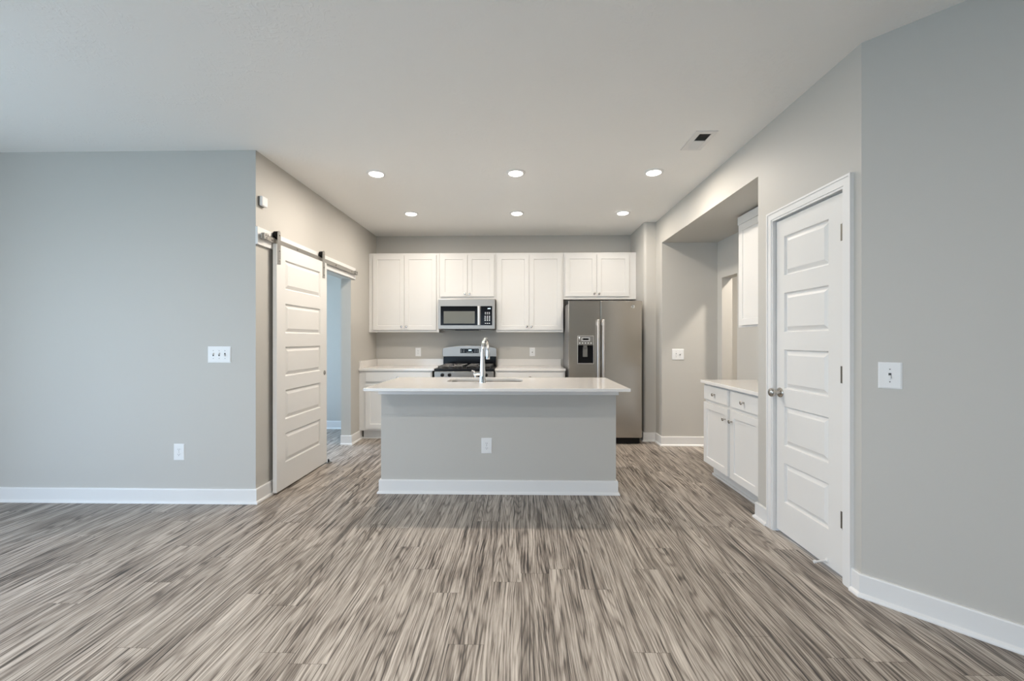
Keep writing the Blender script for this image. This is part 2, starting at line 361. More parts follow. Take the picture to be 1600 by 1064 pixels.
# ------------------------------------------------------------ pantry door
KN = [(.0, 0), (.031, 0), (.033, .003), (.030, .008), (.013, .012), (.011, .022), (.012, .034), (.024, .042), (.029, .052), (.029, .060), (.024, .068), (.012, .073), (0, .074)]
RAISED = [(0, 0), (.004, -.013), (.010, -.014), (.013, -.013), (.034, -.002), (.036, -.0015)]
fd = toNX(1.700, DY0+.008, .018)
rows = [(v-.018, v+.234) for v in (.222, .588, .954, 1.320, 1.686)]
d1 = struct(MB().slab(fd, .607, 2.032, .035, (.123, .524), rows, RAISED).build('door_1', 'doorp', bevel=.0015))
struct_k = MB().lathe((1.700, 2.862, .925), (-1, 0, 0), KN).build('door_handle', 'nickel', d1, smooth=True, label='satin nickel round knob')
for z in (1.84, 1.085, .315):
    MB().lathe((1.6935, DY0+.006, z-.045), (0, 0, 1), [(0, 0), (.0085, 0), (.0085, .09), (0, .09)], 12).fbox(toNX(1.6995, DY0+.010, z-.045), 0, .028, 0, .09, 0, .0015).build('hinge', 'hinge', d1, smooth=True)
MB().lathe((1.700, 2.430, .045), (-1, 0, -.10), [(0, 0), (.013, 0), (.013, .004), (.0055, .008), (.0055, .060), (.009, .062), (.009, .074), (0, .076)], 14).build('door_stop', 'rubber', d1, smooth=True, label='white spring door stop')
# jambs, stops and casing
jb = MB().box(XR, XR+.12, DY1, DY1+.02, 0, DT+.02).box(XR, XR+.12, DY0-.02, DY0, 0, DT+.02).box(XR, XR+.12, DY0, DY1, DT, DT+.02)
jb.box(1.737, 1.775, DY1-.012, DY1, 0, DT).box(1.737, 1.775, DY0, DY0+.012, 0, DT).box(1.737, 1.775, DY0+.012, DY1-.012, DT-.012, DT)
struct(jb.build('trim_2', 'trim'))
cs = MB(); cw = .062
for (n0, a0, a1) in ((.012, 0, .012), (.016, .012, .050), (.020, .050, cw)):
    x = XR-n0; zt = DT-.004
    cs.box(x, XR+.001, DY0-.004-a1, DY0-.004-a0, 0, zt+a1)
    cs.box(x, XR+.001, DY1+a0, DY1+a1, 0, zt+a1)
    cs.box(x, XR+.001, DY0-.004-a0, DY1+a0, zt+a0, zt+a1)
struct(cs.build('trim_1', 'trim'))

# ------------------------------------------------------------ knobs, shaker doors, cabinets
SK = [(0, 0), (.0015, -.002), (.003, -.009), (.004, -.009)]
CK = [(0, 0), (.007, 0), (.006, .004), (.0045, .008), (.005, .014), (.013, .020), (.0155, .025), (.013, .029), (0, .031)]
def cknob(f, u, v, par): return MB().lathe(f.p(u, v, 0), f.N, CK, 16).build('knob', 'nickel', par, smooth=True)
def door(f, u0, u1, v0, v1, par, ku=None, kv=None, st=.058):
    g = F(f.p(u0, v0, .020), f.U, f.V, f.N)
    W, h_ = u1-u0, v1-v0
    d = MB().slab(g, W, h_, .0195, (st, W-st), [(st, h_-st)], SK).build('door', 'cab', par, bevel=.0012)
    if ku is not None: cknob(g, ku-u0, kv-v0, d)
    return d
def drawer(f, u0, u1, v0, v1, par, ks=(.5,)):
    g = F(f.p(u0, v0, .020), f.U, f.V, f.N); W, h_ = u1-u0, v1-v0
    d = MB().fbox(g, 0, W, 0, h_, -.0195, -.004).fbox(g, .006, W-.006, .006, h_-.006, -.005, 0).build('drawer', 'cab', par, bevel=.0012)
    for k in ks: cknob(g, W*k, h_*.5, d)
    return d
def upper(f, W, Ht, D, doors, label, group, fill=None):
    r_ = thing('wall_cabinet', label, 'cabinet', f.p(W/2, 0, -D/2), group)
    MB().fbox(f, 0, W, .012, Ht, -D, 0).fbox(f, 0, W, 0, .012, -.02, 0).fbox(f, 0, .015, 0, .012, -D, -.02).fbox(f, W-.015, W, 0, .012, -D, -.02).build('body', 'cab', r_, bevel=.001)
    for a in doors: door(f, *a[:4], r_, a[4], a[5])
    return r_
G1 = 'white wall cabinets along the back wall'
z0, z1 = 1.372, 2.439
YU = 5.78
def up(xa, xb, zb, dxs, label, kz=.075):
    f = toY(xa, YU+.02, zb); ds = []
    (a0, a1), (b0, b1) = dxs
    ds.append((a0-xa, a1-xa, .030 if zb < 1.5 else .038, z1-zb-.030, a1-xa-.030, kz)); ds.append((b0-xa, b1-xa, .030 if zb < 1.5 else .038, z1-zb-.030, b0-xa+.030, kz))
    return upper(f, xb-xa, z1-zb, YB-YU-.02, ds, label, G1)
up(-2.058, -1.104, z0, ((-1.998, -1.575), (-1.571, -1.140)), 'tall two-door white wall cabinet against the left wall, left of the microwave')
up(-1.102, -.336, 1.812, ((-1.080, -.722), (-.718, -.362)), 'short two-door white wall cabinet directly above the microwave')
up(-.334, .567, z0, ((-.318, .108), (.112, .545)), 'tall two-door white wall cabinet between the microwave and the refrigerator')
up(.570, 1.538, 1.812, ((.592, 1.008), (1.012, 1.445)), 'short two-door white wall cabinet above the refrigerator')

def base(f, W, Ht, D, label, group, cat='cabinet'):
    r_ = thing('base_cabinet', label, cat, (f.p(W/2, 0, -D/2).x, f.p(W/2, 0, -D/2).y, 0), group)
    MB().fbox(f, 0, W, .115, Ht, -D, 0).build('body', 'cab', r_, bevel=.001)
    MB().fbox(f, 0, W, 0, .115, -D, -.075).fbox(f, 0, W, 0, .018, -.076, -.062).build('toe_kick', 'cab', r_)
    return r_
YF = 5.45
f = toY(-2.030, YF, 0)
b1 = base(f, .905, .876, YB-YF-.022, 'white base cabinet left of the range, with one wide drawer over two doors', 'white base cabinets along the back wall')
MB().fbox(f, -.029, 0, .115, .876, -.02, 0).build('filler_strip', 'cab', b1)
drawer(f, .057, .893, .733, .858, b1); door(f, .057, .473, .142, .703, b1, .443, .64); door(f, .477, .893, .142, .703, b1, .507, .64)
f = toY(-.328, YF, 0)
b2 = base(f, .885, .876, YB-YF-.022, 'white base cabinet between the range and the refrigerator', 'white base cabinets along the back wall')
drawer(f, .012, .873, .733, .858, b2); door(f, .012, .440, .142, .703, b2, .410, .64); door(f, .445, .873, .142, .703, b2, .475, .64)
def slabtop(name, x0, x1, y0, y1, zb, zt, label, splash, cat='countertop', group=None):
    mb = MB().box(x0, x1, y0, y1, zb, zt); t = recenter(mb.build(name, 'quartz', bevel=.003)); tag(t, label, cat, group)
    for s in splash: MB().box(*s).build('backsplash', 'quartz', t, bevel=.0015)
    return t
slabtop('countertop', XL+.002, -1.098, 5.425, YB-.001, .877, .907, 'white quartz countertop left of the range, running into the left wall',
        [(XL+.022, -1.098, YB-.021, YB-.001, .907, 1.0), (XL+.002, XL+.021, 5.45, YB-.001, .907, 1.0)])
slabtop('countertop', -.330, .562, 5.425, YB-.001, .877, .907, 'white quartz countertop between the range and the refrigerator', [(-.330, .562, YB-.021, YB-.001, .907, 1.0)])

# ------------------------------------------------------------ nook cabinets (face -X)
XF = 1.742; y0, y1 = YPB+.002, 4.108
f = toNX(XF, y0, 0)
b3 = base(f, y1-y0, .865, XA-XF-.002, 'white base cabinet in the nook beside the pantry wall, two drawers over two doors', 'nook cabinets')
L_ = y1-y0
drawer(f, .040, .478, .715, .848, b3); drawer(f, .525, L_-.006, .715, .848, b3)
door(f, .040, .478, .128, .690, b3, .447, .600); door(f, .525, L_-.006, .128, .690, b3, .560, .600)
slabtop('countertop', 1.697, XA-.002, y0, 4.118, .8655, .893, 'white quartz countertop on the nook cabinet, right of the light switch', [])
f = toNX(2.05, y0+.0, 1.385)
Hn = 2.420-1.385
nb = thing('wall_cabinet', 'white wall cabinet in the nook, hanging above the short countertop', 'cabinet', (2.2, (y0+y1)/2, 1.385), 'nook cabinets')
MB().fbox(f, 0, L_, .012, Hn, -.295, 0).fbox(f, 0, L_, 0, .012, -.02, 0).build('body', 'cab', nb, bevel=.001)
MB().fbox(f, 0, L_, Hn-.075, Hn, 0, .008).build('top_rail', 'cab', nb, bevel=.001)
door(f, .503, L_-.045, .018, Hn-.085, nb, .535, .085); door(f, .04, .499, .018, Hn-.085, nb, .467, .085)

# ------------------------------------------------------------ kitchen island
ix0, ix1, iy0, iy1 = -1.1616, .780, 3.559, 4.125
isl = thing('kitchen_island', 'grey painted kitchen island base standing in the middle of the floor', 'kitchen island', ((ix0+ix1)/2, (iy0+iy1)/2, 0))
MB().box(ix0, ix1, iy0, iy0+.09, 0, .8845).build('painted_front_wall', 'wall', isl)
cb = MB().box(ix0+.02, ix0+.04, iy0+.09, iy1, 0, .8845).box(ix1-.04, ix1-.02, iy0+.09, iy1, 0, .8845).box(ix0+.04, ix1-.04, iy0+.09, iy1-.02, .10, .12)
cb.box(ix0+.04, ix1-.04, iy1-.02, iy1, .10, .8845).box(ix0+.04, ix1-.04, iy1-.09, iy1-.075, 0, .10).build('cabinet_body', 'cab', isl)
fk = F((ix1-.03, iy1, 0), (-1, 0, 0), (0, 0, 1), (0, 1, 0)); wW = (ix1-ix0-.06)/4
for k in range(4): door(fk, k*wW+.004, (k+1)*wW-.004, .125, .70, isl, (k*wW+.035) if k % 2 else ((k+1)*wW-.035), .65)
for k in (0, 3): drawer(fk, k*wW+.004, (k+1)*wW-.004, .725, .86, isl)
sweep(MB(), [(ix0, iy1-.05), (ix0, iy0), (ix1, iy0), (ix1, iy1-.05)], -1).build('baseboard', 'trim', isl, label='white baseboard around the island')
sweep(MB(), [(ix0, iy1-.05), (ix0, iy0), (ix1, iy0), (ix1, iy1-.05)], -1, [(0, .8845), (0, .818), (.016, .818), (.018, .820), (.018, .8845)]).build('top_trim', 'trim', isl, label='white trim board under the countertop')
# top with a rounded sink cut-out
def rrect(x0, x1, y0, y1, r, k=6):
    out = []
    for cx, cy, a0 in ((x1-r, y1-r, 0), (x0+r, y1-r, PI/2), (x0+r, y0+r, PI), (x1-r, y0+r, 3*PI/2)):
        for i in range(k+1): a = a0+PI/2*i/k; out.append((cx+r*math.cos(a), cy+r*math.sin(a)))
    return out
TX0, TX1, TY0, TY1, TZ0, TZ1 = -1.178, .809, 3.198, 4.157, .8855, .908
SX0, SX1, SY0, SY1 = -.648, .012, 3.705, 4.03
mb = MB(); hole = rrect(SX0, SX1, SY0, SY1, .06)
lo = {}
for z in (TZ0, TZ1):
    o_ = [mb.b.verts.new((x, y, z)) for x, y in ((TX0, TY0), (TX1, TY0), (TX1, TY1), (TX0, TY1))]; i_ = [mb.b.verts.new((x, y, z)) for x, y in hole]
    es = [mb.b.edges.new((o_[k], o_[(k+1) % 4])) for k in range(4)] + [mb.b.edges.new((i_[k], i_[(k+1) % len(i_)])) for k in range(len(i_))]
    bmesh.ops.triangle_fill(mb.b, edges=es, use_beauty=True); lo[z] = (o_, i_)
for a, b_ in zip(lo[TZ0], lo[TZ1]):
    for k in range(len(a)): mb.b.faces.new((a[k], a[(k+1) % len(a)], b_[(k+1) % len(a)], b_[k]))
tp = recenter(mb.build('countertop', 'quartz', bevel=.002)); tag(tp, 'large white quartz countertop covering the island, with an undermount sink cut-out', 'countertop')
# sink
mb = MB(); rings = []
for (g, z, r) in ((-.012, TZ0-.0045, .07), (.002, TZ0-.0045, .06), (.004, TZ0-.012, .058), (.012, .72, .06), (.05, .70, .07)):
    rings.append([mb.b.verts.new((x, y, z)) for x, y in rrect(SX0+g, SX1-g, SY0+g, SY1-g, r)])
for r0, r1 in zip(rings, rings[1:]):
    n = len(r0)
    for k in range(n): mb.b.faces.new((r0[k], r0[(k+1) % n], r1[(k+1) % n], r1[k]))
mb.b.faces.new(rings[-1])
snk = mb.build('sink', 'steelh', smooth=True); md = snk.modifiers.new('solid', 'SOLIDIFY'); md.thickness = .002; md.offset = 1
recenter(snk); tag(snk, 'stainless undermount sink set into the island countertop', 'sink')
MB().lathe((-.318, 3.88, .7015), (0, 0, 1), [(0, 0), (.045, 0), (.043, .003), (.02, .002), (0, .001)], 20).build('drain', 'chrome', snk, smooth=True)
# faucet
fx, fy = -.324, 3.635
fc = thing('kitchen_faucet', 'tall chrome gooseneck pull-down faucet rising from the island countertop', 'faucet', (fx, fy, TZ1))
MB().lathe((fx, fy, TZ1), (0, 0, 1), [(0, 0), (.028, 0), (.028, .006), (.0255, .012), (.023, .10), (.019, .19), (.0165, .26), (0, .262)], 24).build('body', 'chrome', fc, smooth=True)
pts = []; R = .10
for k in range(0, 19):
    a = PI*k/18; pts.append((fx+.030*(1-math.cos(a))/2, fy+R-R*math.cos(a), 1.178+R*.98*math.sin(a)))
MB().tube([(fx, fy, 1.14)]+pts, .0135, 14).build('spout', 'chrome', fc, smooth=True)
MB().lathe((fx+.030, fy+2*R, 1.182), (0, .03, -1), [(0, 0), (.0145, 0), (.0165, .01), (.0175, .07), (.016, .085), (0, .086)], 18).build('spray_head', 'chrome', fc, smooth=True)
MB().lathe((fx, fy, .982), (-1, 0, 0), [(0, 0), (.0145, 0), (.0145, .072), (.012, .076), (0, .077)], 16).tube([(fx-.066, fy, .985), (fx-.070, fy-.004, 1.005), (fx-.088, fy-.02, 1.012)], [.006, .005, .0045], 10).tube([(fx-.062, fy, .975), (fx-.062, fy, .955)], .0045, 8).build('handle', 'chrome', fc, smooth=True)

# ------------------------------------------------------------ gas range
gx0, gx1, gy = -1.092, -.336, 5.400
rg = thing('gas_range', 'stainless and black freestanding gas range under the microwave', 'range', ((gx0+gx1)/2, 5.72, 0))
f = toY(gx0, gy, 0); W = gx1-gx0
MB().fbox(f, 0, W, .04, .885, -.66, -.03).fbox(f, .03, W-.03, 0, .04, -.62, -.07).build('body', 'black', rg)
MB().fbox(f, .004, W-.004, .885, .905, -.60, .012).fbox(f, .03, W-.03, .905, .909, -.58, -.02).build('cooktop', 'black', rg, bevel=.004)
MB().fbox(f, .004, W-.004, .790, .872, -.03, .006).build('control_panel', 'steelh', rg, bevel=.003)
for k in (.105, .195, .565, .655):
    MB().lathe(f.p(k, .828, .006), f.N, [(0, 0), (.023, 0), (.023, .006), (.019, .010), (.017, .028), (.013, .031), (0, .031)], 20).fbox(f, k-.003, k+.003, .815, .842, .030, .040).build('knob', 'black', rg, smooth=True)
od = MB().fbox(f, .004, W-.004, .21, .785, -.03, .004).build('oven_door', 'steelh', rg, bevel=.003)
MB().fbox(f, .12, W-.12, .33, .62, .004, .006).build('window', 'blackgl', od)
MB().tube([f.p(.06, .73, .045), f.p(W-.06, .73, .045)], .011, 12).tube([f.p(.09, .73, .0), f.p(.09, .73, .045)], .009, 8).tube([f.p(W-.09, .73, .0), f.p(W-.09, .73, .045)], .009, 8).build('handle', 'steelh', od, smooth=True)
MB().fbox(f, .004, W-.004, .05, .20, -.03, .004).build('drawer', 'steelh', rg, bevel=.003)
# backguard: black riser below, arched stainless panel above
MB().fbox(f, .012, W-.012, .905, 1.045, -.66, -.595).build('riser', 'blackgl', rg)
arch = [(0, 1.035), (W, 1.035)] + [(W*(1-k/16), 1.158+.034*math.sin(PI*k/16)**.8 if 0 < k < 16 else 1.150) for k in range(17)]
g = toY(gx0, gy+.575, 0)
MB().fprism(g, arch, -.085, 0).build('backguard', 'steelh', rg, bevel=.006)
dsp = MB().fbox(g, W*.5-.128, W*.5+.128, 1.085, 1.147, 0, .002).build('display', 'blackgl', rg, label='black touch panel with a lit clock')
# clock digits 12:00 style segments and key marks
def digit(mb, f_, u, v, h_, segs, t=.0022, n=.0028):
    w_ = h_*.55; S = {'a': (0, w_, h_-t, h_), 'g': (0, w_, h_/2-t/2, h_/2+t/2), 'd': (0, w_, 0, t), 'f': (0, t, h_/2, h_), 'e': (0, t, 0, h_/2), 'b': (w_-t, w_, h_/2, h_), 'c': (w_-t, w_, 0, h_/2)}
    for s_ in segs: a = S[s_]; mb.fbox(f_, u+a[0], u+a[1], v+a[2], v+a[3], .0018, n)
D_ = {'1': 'bc', '2': 'abged', '0': 'abcdef', '4': 'fgbc', ':': ''}
mb = MB(); u = W*.5-.020
for ch in '1240': digit(mb, g, u, 1.116, .017, D_[ch]); u += .0125
mb.build('clock_digits', 'led', dsp)
for k, u in enumerate((-.112, -.080, .078, .106)):
    for v in (1.103, 1.126): MB().fbox(g, W*.5+u-.007, W*.5+u+.007, v-.0015, v+.0015, .0018, .0026).build('touch_key', 'print', dsp)
for u in (-.03, -.006, .020, .040): MB().fbox(g, W*.5+u-.005, W*.5+u+.005, 1.097, 1.100, .0018, .0026).build('touch_key', 'print', dsp)
# grates: two groups with two burners each
for gu in (.20, W-.20):
    for gn in (-.15, -.43):
        c_ = f.p(gu, .909, gn)
        MB().lathe(c_, (0, 0, 1), [(0, 0), (.055, 0), (.055, .008), (.040, .012), (.040, .018), (0, .020)], 20).build('burner', 'iron', rg, smooth=True)
    mb = MB(); t = .006
    z_ = .935
    for n0, n1 in ((-.285, -.03), (-.56, -.295)):
        P4 = [f.p(gu-.15, z_, n0), f.p(gu+.15, z_, n0), f.p(gu+.15, z_, n1), f.p(gu-.15, z_, n1)]
        for k in range(4): mb.tube([P4[k], P4[(k+1) % 4]], t, 8)
        for k in range(4): mb.tube([P4[k], P4[k]-Vector((0, 0, .027))], t, 8)
        cm = (n0+n1)/2
        for a, b_ in (((gu-.15, cm), (gu-.04, cm)), ((gu+.15, cm), (gu+.04, cm)), ((gu, n0), (gu, cm-.04)), ((gu, n1), (gu, cm+.04))):
            mb.tube([f.p(a[0], z_, a[1]), f.p(b_[0], z_+.006, b_[1])], t, 8)
    mb.build('burner_grate', 'iron', rg, smooth=True)

# ------------------------------------------------------------ microwave
mx0, mx1, my = -1.098, -.342, 5.690
mw = thing('microwave', 'stainless over-the-range microwave with a black door mounted below the short cabinet', 'microwave', ((mx0+mx1)/2, 5.88, 1.40))
f = toY(mx0, my, 1.400); W = mx1-mx0; Hm = .410
MB().fbox(f, 0, W, .010, Hm, -.405, -.02).fbox(f, .03, W-.03, 0, .010, -.38, -.05).build('body', 'steelside', mw, bevel=.003)
MB().fbox(f, .002, W-.002, .012, Hm-.002, -.02, 0).build('front_frame', 'steelh', mw, bevel=.004)
dm = MB().fbox(f, .034, .522, .062, .315, 0, .006).build('door', 'blackgl', mw, bevel=.002)
MB().fbox(f, .076, .488, .085, .247, .006, .0075).build('window', 'mwwin', dm)
MB().fbox(f, .527, .558, .062, .313, .022, .036).fbox(f, .532, .553, .075, .095, 0, .024).fbox(f, .532, .553, .28, .30, 0, .024).build('handle', 'nickel_lt', dm, bevel=.005)
cp = MB().fbox(f, .566, .718, .062, .315, 0, .005).build('control_panel', 'blackgl', mw, bevel=.001)
mb = MB(); u = .655
for ch in '1240': digit(mb, F(f.p(0, 0, .0035), f.U, f.V, f.N), u, .275, .014, D_[ch]); u += .0105
mb.build('clock_digits', 'led', cp)
def key(u0, u1, v0, v1): MB().fbox(f, u0, u1, v0, v1, .005, .0058).build('key', 'print', cp)
for r_ in range(2):
    for c in range(3): key(.622+c*.026, .634+c*.026, .208+r_*.018, .216+r_*.018)
for r_ in range(4):
    for c in range(3): key(.618+c*.029, .632+c*.029, .120+r_*.0185, .129+r_*.0185)
for c in range(3): key(.622+c*.026, .636+c*.026, .083, .091)
for u in (.05, .55): MB().fbox(f, u, u+.15, -.004, .002, -.09, -.02).build('task_lamp_cover', 'steelside', mw)
MB().fbox(f, .22, .54, -.006, .002, -.30, -.03).build('filter_grille', 'black', mw)

# ------------------------------------------------------------ refrigerator
rx0, rx1, ry = .583, 1.463, 5.25
fr = thing('refrigerator', 'side-by-side stainless refrigerator with an ice and water dispenser', 'refrigerator', ((rx0+rx1)/2, 5.65, 0))
f = toY(rx0, ry, 0); W = rx1-rx0; ft = 1.742
MB().fbox(f, .008, W-.008, .03, ft-.022, -.80, -.085).build('body', 'steelside', fr, bevel=.004)
MB().fbox(f, .02, W-.02, .008, .078, -.085, -.035).build('base_grille', 'black', fr)
for u in (.06, W-.06): MB().fbox(f, u-.03, u+.03, ft-.022, ft+.002, -.15, -.05).build('hinge_cover', 'greypl', fr, bevel=.004)
sp_ = .379
du0, du1, dv0, dv1 = .102, .300, .978, 1.320
# left door with a real dispenser cavity
ld = MB().fbox(f, 0, du0, .082, ft, -.08, 0).fbox(f, du1, sp_-.003, .082, ft, -.08, 0).fbox(f, du0, du1, .082, dv0, -.08, 0).fbox(f, du0, du1, dv1, ft, -.08, 0).fbox(f, du0, du1, dv0, dv1, -.08, -.072)
bmesh.ops.remove_doubles(ld.b, verts=ld.b.verts, dist=1e-5)
ld = ld.build('door', 'steel', fr)
rd = MB().fbox(f, sp_+.003, W, .082, ft, -.08, 0).build('door', 'steel', fr, bevel=.006)
for d_, u in ((ld, sp_-.032), (rd, sp_+.030)):
    mb = MB().fbox(f, u-.015, u+.015, .42, 1.515, .040, .062).fbox(f, u-.011, u+.011, .44, .49, 0, .042).fbox(f, u-.011, u+.011, 1.44, 1.49, 0, .042)
    mb.build('handle', 'nickel_lt', d_, bevel=.008, smooth=True, label='long vertical bar handle')
dp = MB().fbox(f, du0, du0+.006, dv0, dv1, -.07, .003).fbox(f, du1-.006, du1, dv0, dv1, -.07, .003).fbox(f, du0, du1, dv0, dv0+.007, -.07, .004).fbox(f, du0, du1, dv1-.006, dv1, -.07, .003).build('dispenser', 'nickel_lt', ld, label='black ice and water dispenser')
MB().fbox(f, du0+.006, du1-.006, 1.205, dv1-.006, -.06, .003).build('control_panel', 'greypl', dp)
MB().fbox(f, du0+.006, du1-.006, dv0+.007, 1.205, -.068, -.060).fbox(f, du0+.006, du0+.012, dv0+.007, 1.205, -.06, 0).fbox(f, du1-.012, du1-.006, dv0+.007, 1.205, -.06, 0).build('recess', 'black', dp)
mb = MB().fbox(f, du0+.070, du0+.128, 1.06, 1.18, -.055, -.030)
mb.fbox(f, du0+.075, du0+.120, 1.175, 1.203, -.05, -.006).build('paddle', 'greypl', dp, bevel=.004)
mb = MB().fbox(f, du0+.050, du0+.150, 1.258, 1.262, .003, .0036).fbox(f, du0+.050, du0+.150, 1.292, 1.296, .003, .0036).fbox(f, du0+.050, du0+.053, 1.258, 1.296, .003, .0036).fbox(f, du0+.147, du0+.150, 1.258, 1.296, .003, .0036)
for k in range(5): mb.fbox(f, du0+.022+k*.034, du0+.034+k*.034, 1.226, 1.235, .003, .0036)
mb.fbox(f, du0+.014, du0+.032, 1.290, 1.306, .003, .0036).fbox(f, du0+.020, du0+.026, 1.275, 1.290, .003, .0036)
mb.build('button_marks', 'print', dp)
MB().fbox(f, du0+.068, du0+.132, 1.268, 1.287, .003, .0036).build('screen', 'blackgl', dp)
# round monogram badge
bc = f.p(.775, 1.672, 0)
bd = MB().lathe(bc, f.N, [(0, 0), (.021, 0), (.021, .002), (.018, .003), (0, .003)], 28).build('badge', 'chrome', rd, smooth=True, label='small round chrome emblem')
mb = MB(); fb = F(bc, f.U, f.V, f.N)
def curl(cx, pts_): mb.tube([fb.p(cx+a, b_, .0034) for a, b_ in pts_], .0010, 6)
curl(-.005, [(.006*math.cos(a), .006*math.sin(a)) for a in [PI*.25+PI*1.6*k/14 for k in range(15)]]+[(.001, -.001)])
curl(.006, [(.0045*math.cos(a), .003+.0035*math.sin(a)) for a in [PI*.1+PI*1.2*k/9 for k in range(10)]]+[(.002, 0)]+[(.0045*math.cos(a), -.0035+.0035*math.sin(a)) for a in [PI*.5+PI*1.2*k/9 for k in range(10)]])
mb.build('monogram', 'greypl', bd)

# ------------------------------------------------------------ sliding barn door and its track
hb = recenter(MB().box(-2.0595, -2.041, 3.302, 5.285, 2.014, 2.151).build('header_board', 'trim', bevel=.0015)); tag(hb, 'long white header board on the wall behind the sliding door rail', 'header board')
rl = recenter(MB().box(-2.024, -2.017, 3.315, 5.255, 2.062, 2.104).build('door_rail', 'alu', bevel=.001)); tag(rl, 'long flat brushed metal rail bolted to the white header board', 'sliding door rail')
for y in (3.46, 3.85, 4.25, 4.66, 5.10): MB().lathe((-2.041, y, 2.083), (1, 0, 0), [(0, 0), (.010, 0), (.010, .017), (0, .017)], 12).lathe((-2.017, y, 2.083), (1, 0, 0), [(0, 0), (.009, 0), (.009, .004), (.004, .006), (0, .006)], 12).build('bolt', 'nickel', rl, smooth=True)
for y in (3.33, 5.20): 
    st_ = MB().box(-2.030, -2.003, y, y+.058, 2.062, 2.110).build('end_stop', 'alu', rl, bevel=.003)
    MB().lathe((-2.003, y+.015, 2.092), (1, 0, 0), [(0, 0), (.005, 0), (.004, .003), (0, .003)], 8).lathe((-2.003, y+.043, 2.092), (1, 0, 0), [(0, 0), (.005, 0), (.004, .003), (0, .003)], 8).lathe((-2.003, y+.029, 2.073), (1, 0, 0), [(0, 0), (.005, 0), (.004, .003), (0, .003)], 8).build('screw', 'slot', st_)
fb_ = toPX(-2.0, 3.492, .013)
rows = [(v-.013, v+.237-.002) for v in (.230, .596, .962, 1.328, 1.697)]
bdoor = MB().slab(fb_, .910, 2.045, .034, (.132, .770), rows, [(0, 0), (.005, -.013), (.010, -.014), (.014, -.013), (.038, -.002), (.040, -.0015)]).build('sliding_barn_door', 'doorp', bevel=.0015)
me = bdoor.data; me.transform(Matrix.Translation(-Vector((-2.017, 3.947, .013)))); bdoor.location = (-2.017, 3.947, .013)
tag(bdoor, 'white five-panel sliding door hanging on the left wall from a metal rail', 'sliding door')
for y in (3.500, 4.306):
    h_ = MB().box(-2.0, -1.994, y, y+.042, 1.895, 2.150)
    h_.fprism(toPX(-2.0, y+.021, 2.150), [(.021*math.cos(a), .021*math.sin(a)) for a in [PI*k/10 for k in range(11)]], 0, .006)
    h_ = h_.build('hanger_strap', 'alu', bdoor, bevel=.0008)
    MB().lathe((-2.032, y+.021, 2.132), (1, 0, 0), [(0, 0), (.034, 0), (.034, .006), (.0275, .008), (.0275, .015), (.034, .017), (.034, .023), (0, .023)], 24).build('wheel', 'black', h_, smooth=True)
    MB().lathe((-2.034, y+.021, 2.132), (1, 0, 0), [(0, 0), (.006, 0), (.006, .043), (.004, .045), (0, .045)], 10).build('axle_bolt', 'nickel', h_, smooth=True)
    for z in (1.925, 2.005): MB().lathe((-1.994, y+.021, z), (1, 0, 0), [(0, 0), (.009, 0), (.008, .004), (.004, .006), (0, .006)], 12).build('strap_bolt', 'nickel', h_, smooth=True)
MB().lathe((-2.0, 4.350, .935), (1, 0, 0), [(0, 0), (.024, 0), (.024, .002), (.019, .0035), (.016, .0022), (0, .0020)], 24).build('finger_pull', 'nickel', bdoor, smooth=True, label='round recessed nickel pull')
fg = thing('floor_guide', 'small black and grey metal floor guide at the foot of the sliding door', 'door guide', (-1.99, 4.41, 0))
MB().box(-2.045, -1.955, 4.385, 4.425, 0, .006).build('plate', 'greypl', fg, bevel=.001)
MB().lathe((-1.985, 4.410, .006), (0, 0, 1), [(0, 0), (.008, 0), (.008, .028), (.006, .032), (0, .032)], 14).build('roller', 'black', fg, smooth=True)
MB().box(-1.975, -1.969, 4.385, 4.425, .006, .014).build('lip', 'steelside', fg)

